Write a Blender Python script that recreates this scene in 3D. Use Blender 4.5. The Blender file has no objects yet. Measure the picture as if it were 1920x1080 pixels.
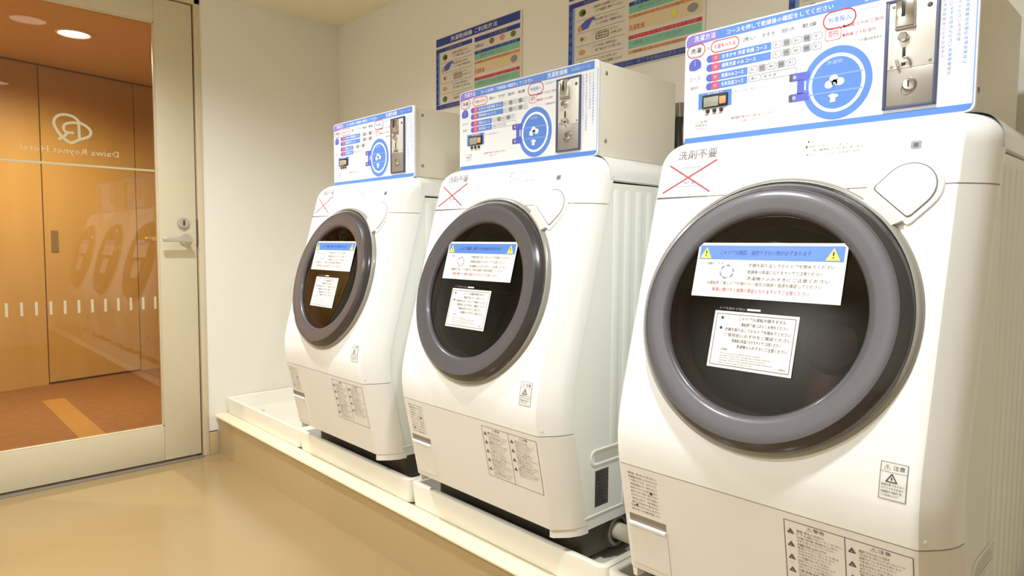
import bpy, bmesh, math, random
from mathutils import Vector, Matrix

random.seed(7)
scene = bpy.context.scene
COL = scene.collection

# ------------------------------------------------------------------ camera, light, exposure
f_px = 1245.86
CAM = Vector((3.1306, -1.7410, 0.9754))
yaw, pitch, roll = math.radians(136.5014), -0.06597, 0.007288
fw = Vector((math.cos(pitch) * math.cos(yaw), math.cos(pitch) * math.sin(yaw), math.sin(pitch)))
rt = Vector((math.sin(yaw), -math.cos(yaw), 0))
up = rt.cross(fw)
rt, up = rt * math.cos(roll) + up * math.sin(roll), -rt * math.sin(roll) + up * math.cos(roll)
cam_data = bpy.data.cameras.new('camera')
cam_data.sensor_width = 36.0
cam_data.lens = 36.0 * f_px / 1920.0
cam_data.clip_start = 0.02
cam = bpy.data.objects.new('camera', cam_data)
M = Matrix((rt, up, -fw)).transposed().to_4x4()
M.translation = CAM
cam.matrix_world = M
COL.objects.link(cam)
scene.camera = cam

scene.view_settings.view_transform = 'Standard'
scene.view_settings.look = 'None'
scene.view_settings.gamma = 1.0
scene.view_settings.use_curve_mapping = False
scene.view_settings.exposure = -0.2

world = bpy.data.worlds.new('world')
scene.world = world
world.use_nodes = True
world.node_tree.nodes['Background'].inputs[0].default_value = (1.0, 0.93, 0.8, 1)
world.node_tree.nodes['Background'].inputs[1].default_value = 0.0

CEIL = 2.073
ROOM_LAMPS = [(0.94, -1.165, 128.0, 150), (2.70, -1.12, 112.0, 156), (1.75, -2.25, 165.0, 172)]   # x, y, watts, beam angle; last lamp added to brighten the upper walls
ROOM_LAMP_COL = (0.96, 1.0, 1.05)
HALL_CEIL = 2.14
HALL_LAMPS = [(-1.345, -0.905), (-1.345, -2.5)]
HALL_LAMP_W = 225.0
HALL_LAMP_COL = (1.0, 0.92, 0.66)


def spot(name, x, y, z, power, col, angle, blend, radius=0.06):
    d = bpy.data.lights.new(name, 'SPOT')
    d.energy = power
    d.color = col
    d.spot_size = math.radians(angle)
    d.spot_blend = blend
    d.shadow_soft_size = radius
    o = bpy.data.objects.new(name, d)
    o.location = (x, y, z)
    COL.objects.link(o)
    return o


for (lx, ly, lw, la) in ROOM_LAMPS:
    spot('downlight_beam', lx, ly, CEIL - 0.012, lw, ROOM_LAMP_COL, la, 0.85)
for (lx, ly) in HALL_LAMPS:
    spot('corridor_beam', lx, ly, HALL_CEIL - 0.012, HALL_LAMP_W, HALL_LAMP_COL, 165, 0.8)


# ------------------------------------------------------------------ materials
def lin(c):
    c = c / 255.0
    return c / 12.92 if c <= 0.04045 else ((c + 0.055) / 1.055) ** 2.4


def rgb(r, g, b):
    return (lin(r), lin(g), lin(b), 1.0)


def mat(name, col, rough=0.5, metal=0.0, coat=0.0, noise=0.0, nscale=40.0, bump=0.0, spec=0.5, emit=None, estr=0.0):
    m = bpy.data.materials.new(name)
    m.use_nodes = True
    nt = m.node_tree
    b = nt.nodes['Principled BSDF']
    b.inputs['Base Color'].default_value = col
    b.inputs['Roughness'].default_value = rough
    b.inputs['Metallic'].default_value = metal
    b.inputs['Coat Weight'].default_value = coat
    b.inputs['Coat Roughness'].default_value = 0.08
    b.inputs['Specular IOR Level'].default_value = spec
    if emit:
        b.inputs['Emission Color'].default_value = emit
        b.inputs['Emission Strength'].default_value = estr
    if noise or bump:
        tc = nt.nodes.new('ShaderNodeTexCoord')
        n = nt.nodes.new('ShaderNodeTexNoise')
        n.inputs['Scale'].default_value = nscale
        n.inputs['Detail'].default_value = 4
        nt.links.new(tc.outputs['Object'], n.inputs['Vector'])
        if noise:
            mx = nt.nodes.new('ShaderNodeMix')
            mx.data_type = 'RGBA'
            mx.inputs[6].default_value = col
            mx.inputs[7].default_value = tuple(c * (1 - noise) for c in col[:3]) + (1,)
            nt.links.new(n.outputs['Fac'], mx.inputs[0])
            nt.links.new(mx.outputs[2], b.inputs['Base Color'])
        if bump:
            bp = nt.nodes.new('ShaderNodeBump')
            bp.inputs['Strength'].default_value = bump
            bp.inputs['Distance'].default_value = 0.002
            nt.links.new(n.outputs['Fac'], bp.inputs['Height'])
            nt.links.new(bp.outputs['Normal'], b.inputs['Normal'])
    return m


def wood(name, c1, c2, rough, axis_scale):
    m = bpy.data.materials.new(name)
    m.use_nodes = True
    nt = m.node_tree
    b = nt.nodes['Principled BSDF']
    tc = nt.nodes.new('ShaderNodeTexCoord')
    mp = nt.nodes.new('ShaderNodeMapping')
    mp.inputs['Scale'].default_value = axis_scale
    n = nt.nodes.new('ShaderNodeTexNoise')
    n.inputs['Scale'].default_value = 3.0
    n.inputs['Detail'].default_value = 8
    n.inputs['Distortion'].default_value = 0.6
    cr = nt.nodes.new('ShaderNodeValToRGB')
    cr.color_ramp.elements[0].position = 0.3
    cr.color_ramp.elements[0].color = c1
    cr.color_ramp.elements[1].position = 0.7
    cr.color_ramp.elements[1].color = c2
    nt.links.new(tc.outputs['Object'], mp.inputs['Vector'])
    nt.links.new(mp.outputs['Vector'], n.inputs['Vector'])
    nt.links.new(n.outputs['Fac'], cr.inputs['Fac'])
    nt.links.new(cr.outputs['Color'], b.inputs['Base Color'])
    b.inputs['Roughness'].default_value = rough
    return m


def clear_glass(name, tint, f0=0.04, grough=0.01, boost=1.0):
    """clear sheet: straight-through transparency plus Schlick mirror reflection"""
    m = bpy.data.materials.new(name)
    m.use_nodes = True
    nt = m.node_tree
    nt.nodes.clear()
    out = nt.nodes.new('ShaderNodeOutputMaterial')
    tr = nt.nodes.new('ShaderNodeBsdfTransparent')
    tr.inputs['Color'].default_value = tint
    gl = nt.nodes.new('ShaderNodeBsdfGlossy')
    gl.inputs['Roughness'].default_value = grough
    mix = nt.nodes.new('ShaderNodeMixShader')
    geo = nt.nodes.new('ShaderNodeNewGeometry')
    dot = nt.nodes.new('ShaderNodeVectorMath')
    dot.operation = 'DOT_PRODUCT'
    ab = nt.nodes.new('ShaderNodeMath')
    ab.operation = 'ABSOLUTE'
    inv = nt.nodes.new('ShaderNodeMath')
    inv.operation = 'SUBTRACT'
    inv.inputs[0].default_value = 1.0
    pw = nt.nodes.new('ShaderNodeMath')
    pw.operation = 'POWER'
    pw.inputs[1].default_value = 5.0
    ma = nt.nodes.new('ShaderNodeMath')
    ma.operation = 'MULTIPLY_ADD'
    ma.inputs[1].default_value = (1 - f0) * boost
    ma.inputs[2].default_value = f0 * boost
    L = nt.links.new
    L(geo.outputs['Incoming'], dot.inputs[0])
    L(geo.outputs['Normal'], dot.inputs[1])
    L(dot.outputs['Value'], ab.inputs[0])
    L(ab.outputs[0], inv.inputs[1])
    L(inv.outputs[0], pw.inputs[0])
    L(pw.outputs[0], ma.inputs[0])
    L(ma.outputs[0], mix.inputs[0])
    L(tr.outputs[0], mix.inputs[1])
    L(gl.outputs[0], mix.inputs[2])
    L(mix.outputs[0], out.inputs['Surface'])
    return m


m_wall = mat('wall_paper', rgb(240, 236, 225), 0.75, bump=0.12, nscale=220, noise=0.03)
m_ceil = mat('ceiling_board', rgb(242, 231, 198), 0.8, bump=0.1, nscale=160, noise=0.03)
m_floor = mat('floor_vinyl', rgb(166, 142, 100), 0.20, noise=0.07, nscale=3.5, bump=0.02)
m_base = mat('baseboard_vinyl', rgb(190, 168, 124), 0.45)
m_plinth = mat('plinth_sheet', rgb(190, 166, 122), 0.38, noise=0.05, nscale=6)
m_nosing = mat('nosing_vinyl', rgb(248, 236, 200), 0.3)
m_tray = mat('tray_plastic', rgb(246, 242, 228), 0.28, noise=0.02, nscale=8)
m_white = mat('white_plastic', rgb(246, 246, 242), 0.24, coat=0.25, noise=0.01, nscale=12)
m_white2 = mat('white_matte_plastic', rgb(240, 236, 228), 0.4, noise=0.015, nscale=12)
m_side = mat('white_painted_steel', rgb(246, 248, 241), 0.33, noise=0.02, nscale=10)
m_seam = mat('seam_grey', rgb(196, 186, 168), 0.6)
m_dark = mat('dark_steel_base', rgb(88, 82, 70), 0.55, noise=0.15, nscale=18)
m_bezel = mat('bezel_warm_grey', rgb(146, 142, 130), 0.25, coat=0.3)
m_neck = mat('latch_warm_white', rgb(216, 213, 202), 0.28, coat=0.25)
m_ring = mat('ring_charcoal', rgb(82, 78, 81), 0.34, coat=0.3, noise=0.04, nscale=9)
m_ringedge = mat('ring_edge_dark', rgb(58, 54, 56), 0.2, coat=0.5)
m_gasket = mat('gasket_rubber', rgb(92, 84, 80), 0.5)
m_drum = mat('drum_steel', rgb(112, 92, 82), 0.35, metal=0.4, noise=0.2, nscale=14)
m_window = clear_glass('tinted_window', (0.42, 0.34, 0.31, 1), 0.045, 0.02)
m_glass = clear_glass('door_glass', (0.97, 0.97, 0.95, 1), 0.04, 0.0, 1.15)
m_box = mat('cream_steel', rgb(236, 230, 213), 0.42, noise=0.02, nscale=20)
m_plate = mat('white_acrylic', rgb(226, 227, 228), 0.2, coat=0.2)
m_steel = mat('brushed_steel', rgb(222, 219, 208), 0.34, metal=0.35, noise=0.05, nscale=60)
m_cash = mat('dull_steel', rgb(158, 151, 140), 0.42, metal=0.5, noise=0.08, nscale=60)
m_chrome = mat('chrome', rgb(200, 198, 192), 0.16, metal=0.95)
m_black = mat('black_plastic', rgb(26, 24, 24), 0.4)
m_alu = mat('door_paint', rgb(214, 203, 174), 0.42, noise=0.03, nscale=30)
m_frame = mat('frame_paint', rgb(214, 200, 170), 0.45)
m_gap = mat('gap_dark', rgb(70, 56, 38), 0.8)
m_lever = mat('satin_nickel', rgb(206, 198, 182), 0.3, metal=0.6)
m_pull = mat('bronze_pull', rgb(150, 118, 82), 0.4, metal=0.3)
m_brass = mat('warm_brass', rgb(214, 176, 110), 0.25, metal=0.9)
m_frost = mat('frosted_film', rgb(216, 204, 176), 0.6)
m_wood = wood('corridor_veneer', rgb(200, 154, 86), rgb(190, 143, 76), 0.4, (1.5, 1.5, 0.25))
m_woodgap = mat('veneer_joint', rgb(116, 72, 30), 0.7)
m_hfloor = wood('corridor_carpet', rgb(132, 80, 20), rgb(118, 68, 15), 0.7, (6, 6, 6))
m_hstrip = mat('corridor_strip', rgb(158, 108, 40), 0.55)
m_hceil = mat('corridor_ceiling', rgb(216, 172, 104), 0.75, noise=0.04, nscale=12)
m_hose = mat('hose_black', rgb(40, 37, 34), 0.5)
m_tap = mat('tap_metal', rgb(150, 146, 136), 0.3, metal=0.8)
m_pipe = mat('pipe_ivory', rgb(232, 226, 206), 0.35)
m_lens = mat('lamp_lens', rgb(255, 250, 240), 0.5, emit=(1.0, 0.9, 0.78, 1), estr=2.6)
m_hlens = mat('corridor_lens', rgb(255, 250, 235), 0.5, emit=(1.0, 0.86, 0.6, 1), estr=9.0)
m_trim = mat('lamp_trim', rgb(236, 226, 204), 0.5)
# print inks
INK = {}
for nm, c in dict(blue=(84, 130, 206), lblue=(124, 162, 220), pale=(176, 194, 226), indigo=(86, 96, 192), violet=(128, 118, 200), lav=(170, 172, 218),
                  navy=(36, 60, 152), red=(206, 56, 74), pink=(226, 140, 150), rose=(232, 84, 112), teal=(132, 196, 168), orange=(222, 156, 106),
                  tan=(226, 206, 168), black=(34, 31, 31), grey=(84, 80, 79), lgrey=(146, 146, 150), white=(252, 252, 252), paper=(234, 232, 225),
                  poster=(226, 218, 206), yellow=(226, 222, 84), green=(96, 118, 60), brown=(132, 112, 88), lcd=(152, 154, 140), brick=(178, 72, 74)).items():
    INK[nm] = mat('ink_' + nm, rgb(*c), 0.4)


# ------------------------------------------------------------------ mesh builder
class MB:
    def __init__(self):
        self.v, self.f, self.mi, self.mats = [], [], [], []

    def m(self, material):
        if material not in self.mats:
            self.mats.append(material)
        return self.mats.index(material)

    def add(self, verts, faces, material):
        k = self.m(material)
        o = len(self.v)
        self.v += [tuple(p) for p in verts]
        for fc in faces:
            self.f.append([i + o for i in fc])
            self.mi.append(k)

    def box(self, x0, x1, y0, y1, z0, z1, material, bev=0.0, seg=2):
        bm = bmesh.new()
        bmesh.ops.create_cube(bm, size=1.0)
        sx, sy, sz = x1 - x0, y1 - y0, z1 - z0
        for w in bm.verts:
            w.co = Vector((w.co.x * sx + (x0 + x1) / 2, w.co.y * sy + (y0 + y1) / 2, w.co.z * sz + (z0 + z1) / 2))
        if bev > 0:
            bmesh.ops.bevel(bm, geom=list(bm.edges), offset=min(bev, 0.49 * min(abs(sx), abs(sy), abs(sz))), segments=seg, affect='EDGES', profile=0.5)
        bm.verts.index_update()
        self.add([w.co.copy() for w in bm.verts], [[w.index for w in fc.verts] for fc in bm.faces], material)
        bm.free()

    def grid(self, rows, material, closed_u=False, cap0=False, cap1=False, flip=False):
        n = len(rows[0])
        verts = [p for r in rows for p in r]
        faces = []
        for i in range(len(rows) - 1):
            for j in range(n if closed_u else n - 1):
                a, b = i * n + j, i * n + (j + 1) % n
                q = [a, b, b + n, a + n]
                faces.append(q[::-1] if flip else q)
        if cap0:
            q = list(range(n))
            faces.append(q if flip else q[::-1])
        if cap1:
            q = [(len(rows) - 1) * n + j for j in range(n)]
            faces.append(q[::-1] if flip else q)
        self.add(verts, faces, material)

    def lathe(self, prof, O, ax, ay, az, material, n=48, cap0=False, cap1=False):
        rows = []
        for (r, h) in prof:
            rows.append([O + ax * (r * math.cos(2 * math.pi * k / n)) + ay * (r * math.sin(2 * math.pi * k / n)) + az * h for k in range(n)])
        self.grid(rows, material, closed_u=True, cap0=cap0, cap1=cap1)

    def cyl(self, p0, p1, r, material, n=16, bev=0.0):
        p0, p1 = Vector(p0), Vector(p1)
        d = (p1 - p0)
        L = d.length
        d.normalize()
        a = d.orthogonal().normalized()
        b = d.cross(a)
        prof = [(r, 0), (r, L)] if not bev else [(r - bev, 0), (r, bev), (r, L - bev), (r - bev, L)]
        self.lathe(prof, p0, a, b, d, material, n, True, True)

    def tube(self, path, r, material, n=10):
        path = [Vector(p) for p in path]
        rows = []
        a = None
        for i, p in enumerate(path):
            d = (path[min(i + 1, len(path) - 1)] - path[max(i - 1, 0)]).normalized()
            a = d.orthogonal().normalized() if a is None else (a - d * a.dot(d)).normalized()
            b = d.cross(a)
            rows.append([p + a * (r * math.cos(2 * math.pi * k / n)) + b * (r * math.sin(2 * math.pi * k / n)) for k in range(n)])
        self.grid(rows, material, closed_u=True, cap0=True, cap1=True)

    def prism(self, pts, O, ex, ey, en, h0, h1, material, top=None):
        n = len(pts)
        lo = [O + ex * x + ey * y + en * h0 for x, y in pts]
        hi = [O + ex * x + ey * y + en * h1 for x, y in pts]
        sides = [[j, (j + 1) % n, n + (j + 1) % n, n + j] for j in range(n)]
        self.add(lo + hi, sides + [list(range(n))[::-1]], material)
        self.add(hi, [list(range(n))], top or material)

    def build(self, name, parent=None, smooth=30, off=(0, 0, 0)):
        me = bpy.data.meshes.new(name)
        ox, oy, oz = off
        if parent is not None and 'off' in OFF.get(parent.name, {}):
            ox, oy, oz = OFF[parent.name]['off']
        me.from_pydata([(x - ox, y - oy, z - oz) for x, y, z in self.v], [], self.f)
        for mm in self.mats:
            me.materials.append(mm)
        me.polygons.foreach_set('material_index', self.mi)
        bm = bmesh.new()
        bm.from_mesh(me)
        bmesh.ops.remove_doubles(bm, verts=bm.verts, dist=1e-6)
        if not getattr(self, 'flat', False):
            bmesh.ops.recalc_face_normals(bm, faces=bm.faces)
        bm.to_mesh(me)
        bm.free()
        if smooth:
            me.polygons.foreach_set('use_smooth', [True] * len(me.polygons))
            me.set_sharp_from_angle(angle=math.radians(smooth))
        me.update()
        o = bpy.data.objects.new(name, me)
        COL.objects.link(o)
        if parent is not None:
            o.parent = parent
            OFF[o.name] = {'off': (ox, oy, oz)}
        return o


OFF = {}


def tag(o, label=None, cat=None, group=None, kind=None):
    if label: o['label'] = label
    if cat: o['category'] = cat
    if group: o['group'] = group
    if kind: o['kind'] = kind
    return o


def thing(name, loc, label, cat, group=None, base=None, kind=None):
    o = bpy.data.objects.new(name, None)
    o.empty_display_size = 0.05
    o.location = loc
    COL.objects.link(o)
    OFF[o.name] = {'off': base if base is not None else loc}
    return tag(o, label, cat, group, kind)


def copy_tree(o, parent=None):
    c = o.copy()
    COL.objects.link(c)
    if parent is not None:
        c.parent = parent
    for ch in list(o.children):
        copy_tree(ch, c)
    return c


# ------------------------------------------------------------------ flat print on a plane
_glyph = {}


def glyphs(body):
    if body not in _glyph:
        cu = bpy.data.curves.new('tmp_text', 'FONT')
        cu.body = body
        cu.resolution_u = 2 if len(body) < 8 else 1
        ob = bpy.data.objects.new('tmp_text', cu)
        COL.objects.link(ob)
        dg = bpy.context.evaluated_depsgraph_get()
        me = bpy.data.meshes.new_from_object(ob.evaluated_get(dg))
        vs = [(w.co.x, w.co.y) for w in me.vertices]
        fs = [list(p.vertices) for p in me.polygons]
        bpy.data.objects.remove(ob)
        bpy.data.curves.remove(cu)
        bpy.data.meshes.remove(me)
        xs = [p[0] for p in vs]
        ys = [p[1] for p in vs]
        _glyph[body] = (vs, fs, min(xs), max(xs), min(ys), max(ys))
    return _glyph[body]


class Print:
    """ink shapes on a flat sheet: x along ex, y along ey, each layer a hair above the last"""

    def __init__(self, mb, O, ex, ey, en, h=0.0, step=0.00022):
        self.mb, self.O, self.ex, self.ey, self.en, self.h, self.step = mb, Vector(O), Vector(ex), Vector(ey), Vector(en), h, step
        mb.flat = True

    def poly(self, pts, ink, L=1):
        h = self.h + L * self.step
        a = sum(pts[i][0] * pts[(i + 1) % len(pts)][1] - pts[(i + 1) % len(pts)][0] * pts[i][1] for i in range(len(pts)))
        if (a < 0) != (self.ex.cross(self.ey).dot(self.en) < 0):
            pts = pts[::-1]
        self.mb.add([self.O + self.ex * x + self.ey * y + self.en * h for x, y in pts], [list(range(len(pts)))], INK[ink] if isinstance(ink, str) else ink)

    def rect(self, x0, y0, x1, y1, ink, L=1):
        self.poly([(x0, y0), (x1, y0), (x1, y1), (x0, y1)], ink, L)

    def rr(self, x0, y0, x1, y1, r, ink, L=1):
        self.poly(rrect(x0, y0, x1, y1, r), ink, L)

    def ell(self, cx, cy, rx, ry, ink, L=1, n=40):
        self.poly([(cx + rx * math.cos(2 * math.pi * k / n), cy + ry * math.sin(2 * math.pi * k / n)) for k in range(n)], ink, L)

    def outline(self, pts, w, ink, L=1, closed=True):
        n = len(pts)
        for i in range(n if closed else n - 1):
            (x0, y0), (x1, y1) = pts[i], pts[(i + 1) % n]
            self.line(x0, y0, x1, y1, w, ink, L)

    def line(self, x0, y0, x1, y1, w, ink, L=1):
        d = math.hypot(x1 - x0, y1 - y0) or 1e-9
        ux, uy = (x1 - x0) / d, (y1 - y0) / d
        nx, ny = -uy * w / 2, ux * w / 2
        e = w * 0.3
        self.poly([(x0 - ux * e + nx, y0 - uy * e + ny), (x0 - ux * e - nx, y0 - uy * e - ny), (x1 + ux * e - nx, y1 + uy * e - ny), (x1 + ux * e + nx, y1 + uy * e + ny)], ink, L)

    def text(self, body, x0, y0, x1, y1, ink, L=2):
        """fit the line of text into the box x0..x1, y0..y1"""
        vs, fs, ax, bx, ay, by = glyphs(body)
        kx, ky = (x1 - x0) / max(bx - ax, 1e-6), (y1 - y0) / max(by - ay, 1e-6)
        h = self.h + L * self.step
        flip = self.ex.cross(self.ey).dot(self.en) < 0
        self.mb.add([self.O + self.ex * (x0 + (x - ax) * kx) + self.ey * (y0 + (y - ay) * ky) + self.en * h for x, y in vs],
                    [f[::-1] if flip else f for f in fs], INK[ink] if isinstance(ink, str) else ink)


def rrect(x0, y0, x1, y1, r, n=5):
    pts = []
    for cx, cy, a0 in ((x1 - r, y1 - r, 0), (x0 + r, y1 - r, 90), (x0 + r, y0 + r, 180), (x1 - r, y0 + r, 270)):
        for k in range(n + 1):
            a = math.radians(a0 + 90 * k / n)
            pts.append((cx + r * math.cos(a), cy + r * math.sin(a)))
    return pts


X, Y, Z = Vector((1, 0, 0)), Vector((0, 1, 0)), Vector((0, 0, 1))


# ================================================================== the room
def struct(name, mb, parent=None, smooth=30):
    o = mb.build(name, parent, smooth)
    if parent is None:
        o['kind'] = 'structure'
    return o


RX1, RY0 = 4.35, -2.75          # far ends of the room behind the camera
DY0, DY1, DZ = -1.648, -0.682, 2.045   # door opening incl. frame
mb = MB(); mb.box(0, RX1, RY0, 0, -0.1, 0, m_floor); struct('floor', mb)
mb = MB(); mb.box(-0.12, RX1 + 0.1, RY0 - 0.1, 0.1, CEIL, CEIL + 0.06, m_ceil)
struct('ceiling', mb)
mb = MB(); mb.box(-0.12, RX1 + 0.1, 0, 0.1, -0.1, CEIL, m_wall); struct('wall_back', mb)
mb = MB()
mb.box(-0.12, 0, DY1, 0, -0.1, CEIL, m_wall)
mb.box(-0.12, 0, DY0, DY1, DZ, CEIL, m_wall)
mb.box(-0.12, 0, RY0 - 0.1, DY0, -0.1, CEIL, m_wall)
struct('wall_left', mb)
mb = MB(); mb.box(RX1, RX1 + 0.1, RY0, 0, -0.1, CEIL, m_wall); struct('wall_right', mb)
mb = MB(); mb.box(0, RX1 + 0.1, RY0 - 0.1, RY0, -0.1, CEIL, m_wall); struct('wall_front', mb)
mb = MB()
mb.box(0, 0.007, -0.680, -0.6435, 0, 0.104, m_base, 0.002)
mb.box(0, 0.0045, -0.680, -0.6435, 0.104, 0.108, m_gap)
struct('baseboard_left', mb)

# laundry plinth along the back wall, with its nosing
PX1 = RX1
t = thing('laundry_plinth', (1.9, -0.32, 0), 'low tan plinth with a cream nosing under the drip trays', 'plinth')
mb = MB(); mb.box(0.002, PX1 - 0.002, -0.640, -0.002, 0.0, 0.164, m_plinth); mb.build('plinth_body', t)
mb = MB()
prof = [(-0.600, 0.164), (-0.645, 0.164), (-0.650, 0.167), (-0.652, 0.172), (-0.650, 0.178), (-0.644, 0.182), (-0.634, 0.1835), (-0.600, 0.1835)]
mb.grid([[Vector((x, y, z)) for (y, z) in prof] for x in (0.002, PX1 - 0.002)], m_nosing, cap0=True, cap1=True)
mb.box(0.002, PX1 - 0.002, -0.602, -0.002, 0.164, 0.178, m_plinth)
mb.build('nosing', t, 50)

# ------------------------------------------------------------------ glass door in the left wall
door = thing('door_1', (0, -1.16, 0), 'beige framed glass door with white frosted lettering, seen from inside', 'door', kind='structure')
LY0, LY1 = -1.615, -0.7145     # leaf
GY0, GY1, GZ0, GZ1 = -1.465, -0.8675, 0.1655, 1.902
mb = MB()
mb.box(-0.125, 0.006, -0.708, DY1 + 0.0, 0, 2.044, m_frame, 0.003)
mb.box(-0.125, 0.006, DY0, -1.622, 0, 2.044, m_frame, 0.003)
mb.box(-0.125, 0.006, DY0, DY1, 2.012, 2.0445, m_frame, 0.003)
mb.build('door_frame', door)
mb = MB()
mb.box(-0.06, -0.02, -0.7143, -0.7082, 0, 2.012, m_gap)
mb.box(-0.06, -0.02, -1.6218, -1.6152, 0, 2.012, m_gap)
mb.build('gap_seal', door)
mb = MB(); mb.box(-0.013, 0.0005, -0.7140, -0.7084, 0.965, 1.075, m_dark, 0.001); mb.build('strike_plate', door)
mb = MB()
mb.box(-0.044, -0.002, GY1, LY1, 0.012, 2.006, m_alu, 0.003)
mb.box(-0.044, -0.002, LY0, GY0, 0.012, 2.006, m_alu, 0.003)
mb.box(-0.044, -0.002, GY0, GY1, 0.012, GZ0, m_alu, 0.002)
mb.box(-0.044, -0.002, GY0, GY1, GZ1, 2.006, m_alu, 0.002)
leaf = mb.build('door_leaf', door)
mb = MB()
for (a, b, c, d) in ((GY0, GY1, GZ0, GZ0 + 0.006), (GY0, GY1, GZ1 - 0.006, GZ1), (GY0, GY0 + 0.006, GZ0, GZ1), (GY1 - 0.006, GY1, GZ0, GZ1)):
    mb.box(-0.014, -0.004, a, b, c, d, m_frame, 0.001)
mb.build('glazing_bead', leaf)
mb = MB(); mb.box(-0.026, -0.020, GY0 + 0.001, GY1 - 0.001, GZ0 + 0.001, GZ1 - 0.001, m_glass); mb.build('glass_pane', door)
# frosted film on the corridor side: line, ticks, emblem, mirrored lettering (read from outside)
FX = -0.0310
mb = MB(); mb.box(FX, FX + 0.002, GY0 + 0.004, GY1 - 0.004, 1.2755, 1.2835, m_frost); mb.build('frosted_line', door)
k = 0
yy = GY1 - 0.016
while yy > GY0 + 0.01:
    mb = MB(); mb.box(FX, FX + 0.002, yy - 0.0045, yy + 0.0045, 0.683, 0.736, m_frost); mb.build('frosted_tick', door)
    yy -= 0.0472
mb = MB()
pr = Print(mb, (FX + 0.002, 0, 0), Y, Z, X, step=0.0001)


def em(cx, cy):
    cy = cy - 0.077 * (cx - 760)
    return (-1.167 + (cx - 760) / 6.4 * 0.00180, 1.421 - (cy - 325) / 6.4 * 0.00208)


STK = [0]


def stroke(pts, w, closed=False):
    P = []
    n = len(pts)
    Q = [em(*p) for p in pts]
    segs = n if closed else n - 1
    for i in range(segs):
        p0 = Q[(i - 1) % n] if (closed or i > 0) else Q[i]
        p1, p2 = Q[i], Q[(i + 1) % n]
        p3 = Q[(i + 2) % n] if (closed or i + 2 < n) else p2
        for s in range(6):
            u = s / 6
            P.append(tuple(0.5 * ((2 * p1[d]) + (-p0[d] + p2[d]) * u + (2 * p0[d] - 5 * p1[d] + 4 * p2[d] - p3[d]) * u * u + (-p0[d] + 3 * p1[d] - 3 * p2[d] + p3[d]) * u ** 3) for d in (0, 1)))
    if not closed:
        P.append(Q[-1])
    STK[0] += 1
    L_, R_ = [], []
    m_ = len(P)
    for i in range(m_):
        p0 = P[(i - 1) % m_] if (closed or i > 0) else P[i]
        p1 = P[(i + 1) % m_] if (closed or i < m_ - 1) else P[i]
        d = math.hypot(p1[0] - p0[0], p1[1] - p0[1]) or 1e-9
        nx, ny = -(p1[1] - p0[1]) / d * w / 2, (p1[0] - p0[0]) / d * w / 2
        L_.append((P[i][0] + nx, P[i][1] + ny)); R_.append((P[i][0] - nx, P[i][1] - ny))
    for i in range(m_ if closed else m_ - 1):
        j = (i + 1) % m_
        pr.poly([R_[i], R_[j], L_[j], L_[i]], m_frost, STK[0])


stroke([(632, 425), (575, 345), (540, 260), (560, 195), (620, 160), (700, 155), (790, 185), (850, 245), (925, 285), (980, 345), (965, 405), (900, 435), (830, 455), (745, 492), (690, 470), (650, 440)], 0.0100)
stroke([(838, 250), (740, 250), (665, 275), (655, 330), (690, 365), (775, 372)], 0.0098)
stroke([(836, 245), (838, 340), (840, 448)], 0.0098)
stroke([(700, 362), (660, 410), (585, 455)], 0.0098)
mb.build('frosted_emblem', door, 0)
mb = MB()
pr = Print(mb, (FX + 0.002, 0, 0), -Y, Z, X, step=0.0001)
pr.text('Daiwa Roynet Hotel', 1.007, 1.315, 1.338, 1.346, m_frost, 1)
mb.build('frosted_lettering', door, 0)
# lever, rose, lock
mb = MB()
mb.lathe([(0.0, 0.016), (0.020, 0.016), (0.024, 0.012), (0.025, 0.0)], Vector((-0.002, -0.771, 1.058)), Y, Z, X, m_lever, 24)
mb.box(0.013, 0.020, -0.774, -0.768, 1.046, 1.070, m_gap, 0.001)
mb.build('lock_cylinder', door)
mb = MB()
mb.lathe([(0.0, 0.010), (0.022, 0.010), (0.026, 0.006), (0.027, 0.0)], Vector((-0.002, -0.762, 0.984)), Y, Z, X, m_lever, 24)
mb.cyl((-0.002, -0.762, 0.984), (0.052, -0.762, 0.984), 0.010, m_lever, 14)
mb.box(0.044, 0.060, -0.868, -0.748, 0.974, 0.995, m_lever, 0.005, 3)
mb.build('door_lever', door)
mb = MB()
mb.cyl((-0.044, -0.762, 0.984), (-0.098, -0.762, 0.984), 0.010, m_brass, 14)
mb.box(-0.106, -0.090, -0.900, -0.748, 0.974, 0.995, m_brass, 0.005, 3)
mb.build('outer_lever', door)
mb = MB(); mb.box(-0.10, 0.026, DY0 + 0.03, -0.709, 0, 0.004, m_cash, 0.0015); mb.build('threshold', door)

# ------------------------------------------------------------------ corridor beyond the glass door
HX0, HX1, HY0, HY1 = -3.1, -0.12, -3.6, 1.2
mb = MB()
mb.box(HX0, 0.0, HY0, HY1, -0.1, -0.001, m_hfloor)
struct('floor_corridor', mb)
mb = MB(); mb.box(HX0, HX1, HY0, HY1, HALL_CEIL, HALL_CEIL + 0.06, m_hceil); struct('ceiling_corridor', mb)
mb = MB(); mb.box(HX0, HX1, HY0 - 0.1, HY0, -0.1, HALL_CEIL, m_wood); struct('wall_corridor_near', mb)
mb = MB(); mb.box(HX0, HX1, HY1, HY1 + 0.1, -0.1, HALL_CEIL, m_wood); struct('wall_corridor_end', mb)
mb = MB(); mb.box(-1.74, -0.14, -1.066, -0.950, -0.001, 0.001, m_hstrip); o = struct('floor_strip_1', mb)  # paler flat strip on the corridor floor, running up to the door
# veneered far wall, slightly skewed: a point on it and its direction
WD = Vector((-0.226, 1.0, 0)).normalized()
WO = Vector((-2.402, -0.349, 0))
WN = Vector((1.0, 0.226, 0)).normalized()


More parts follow.
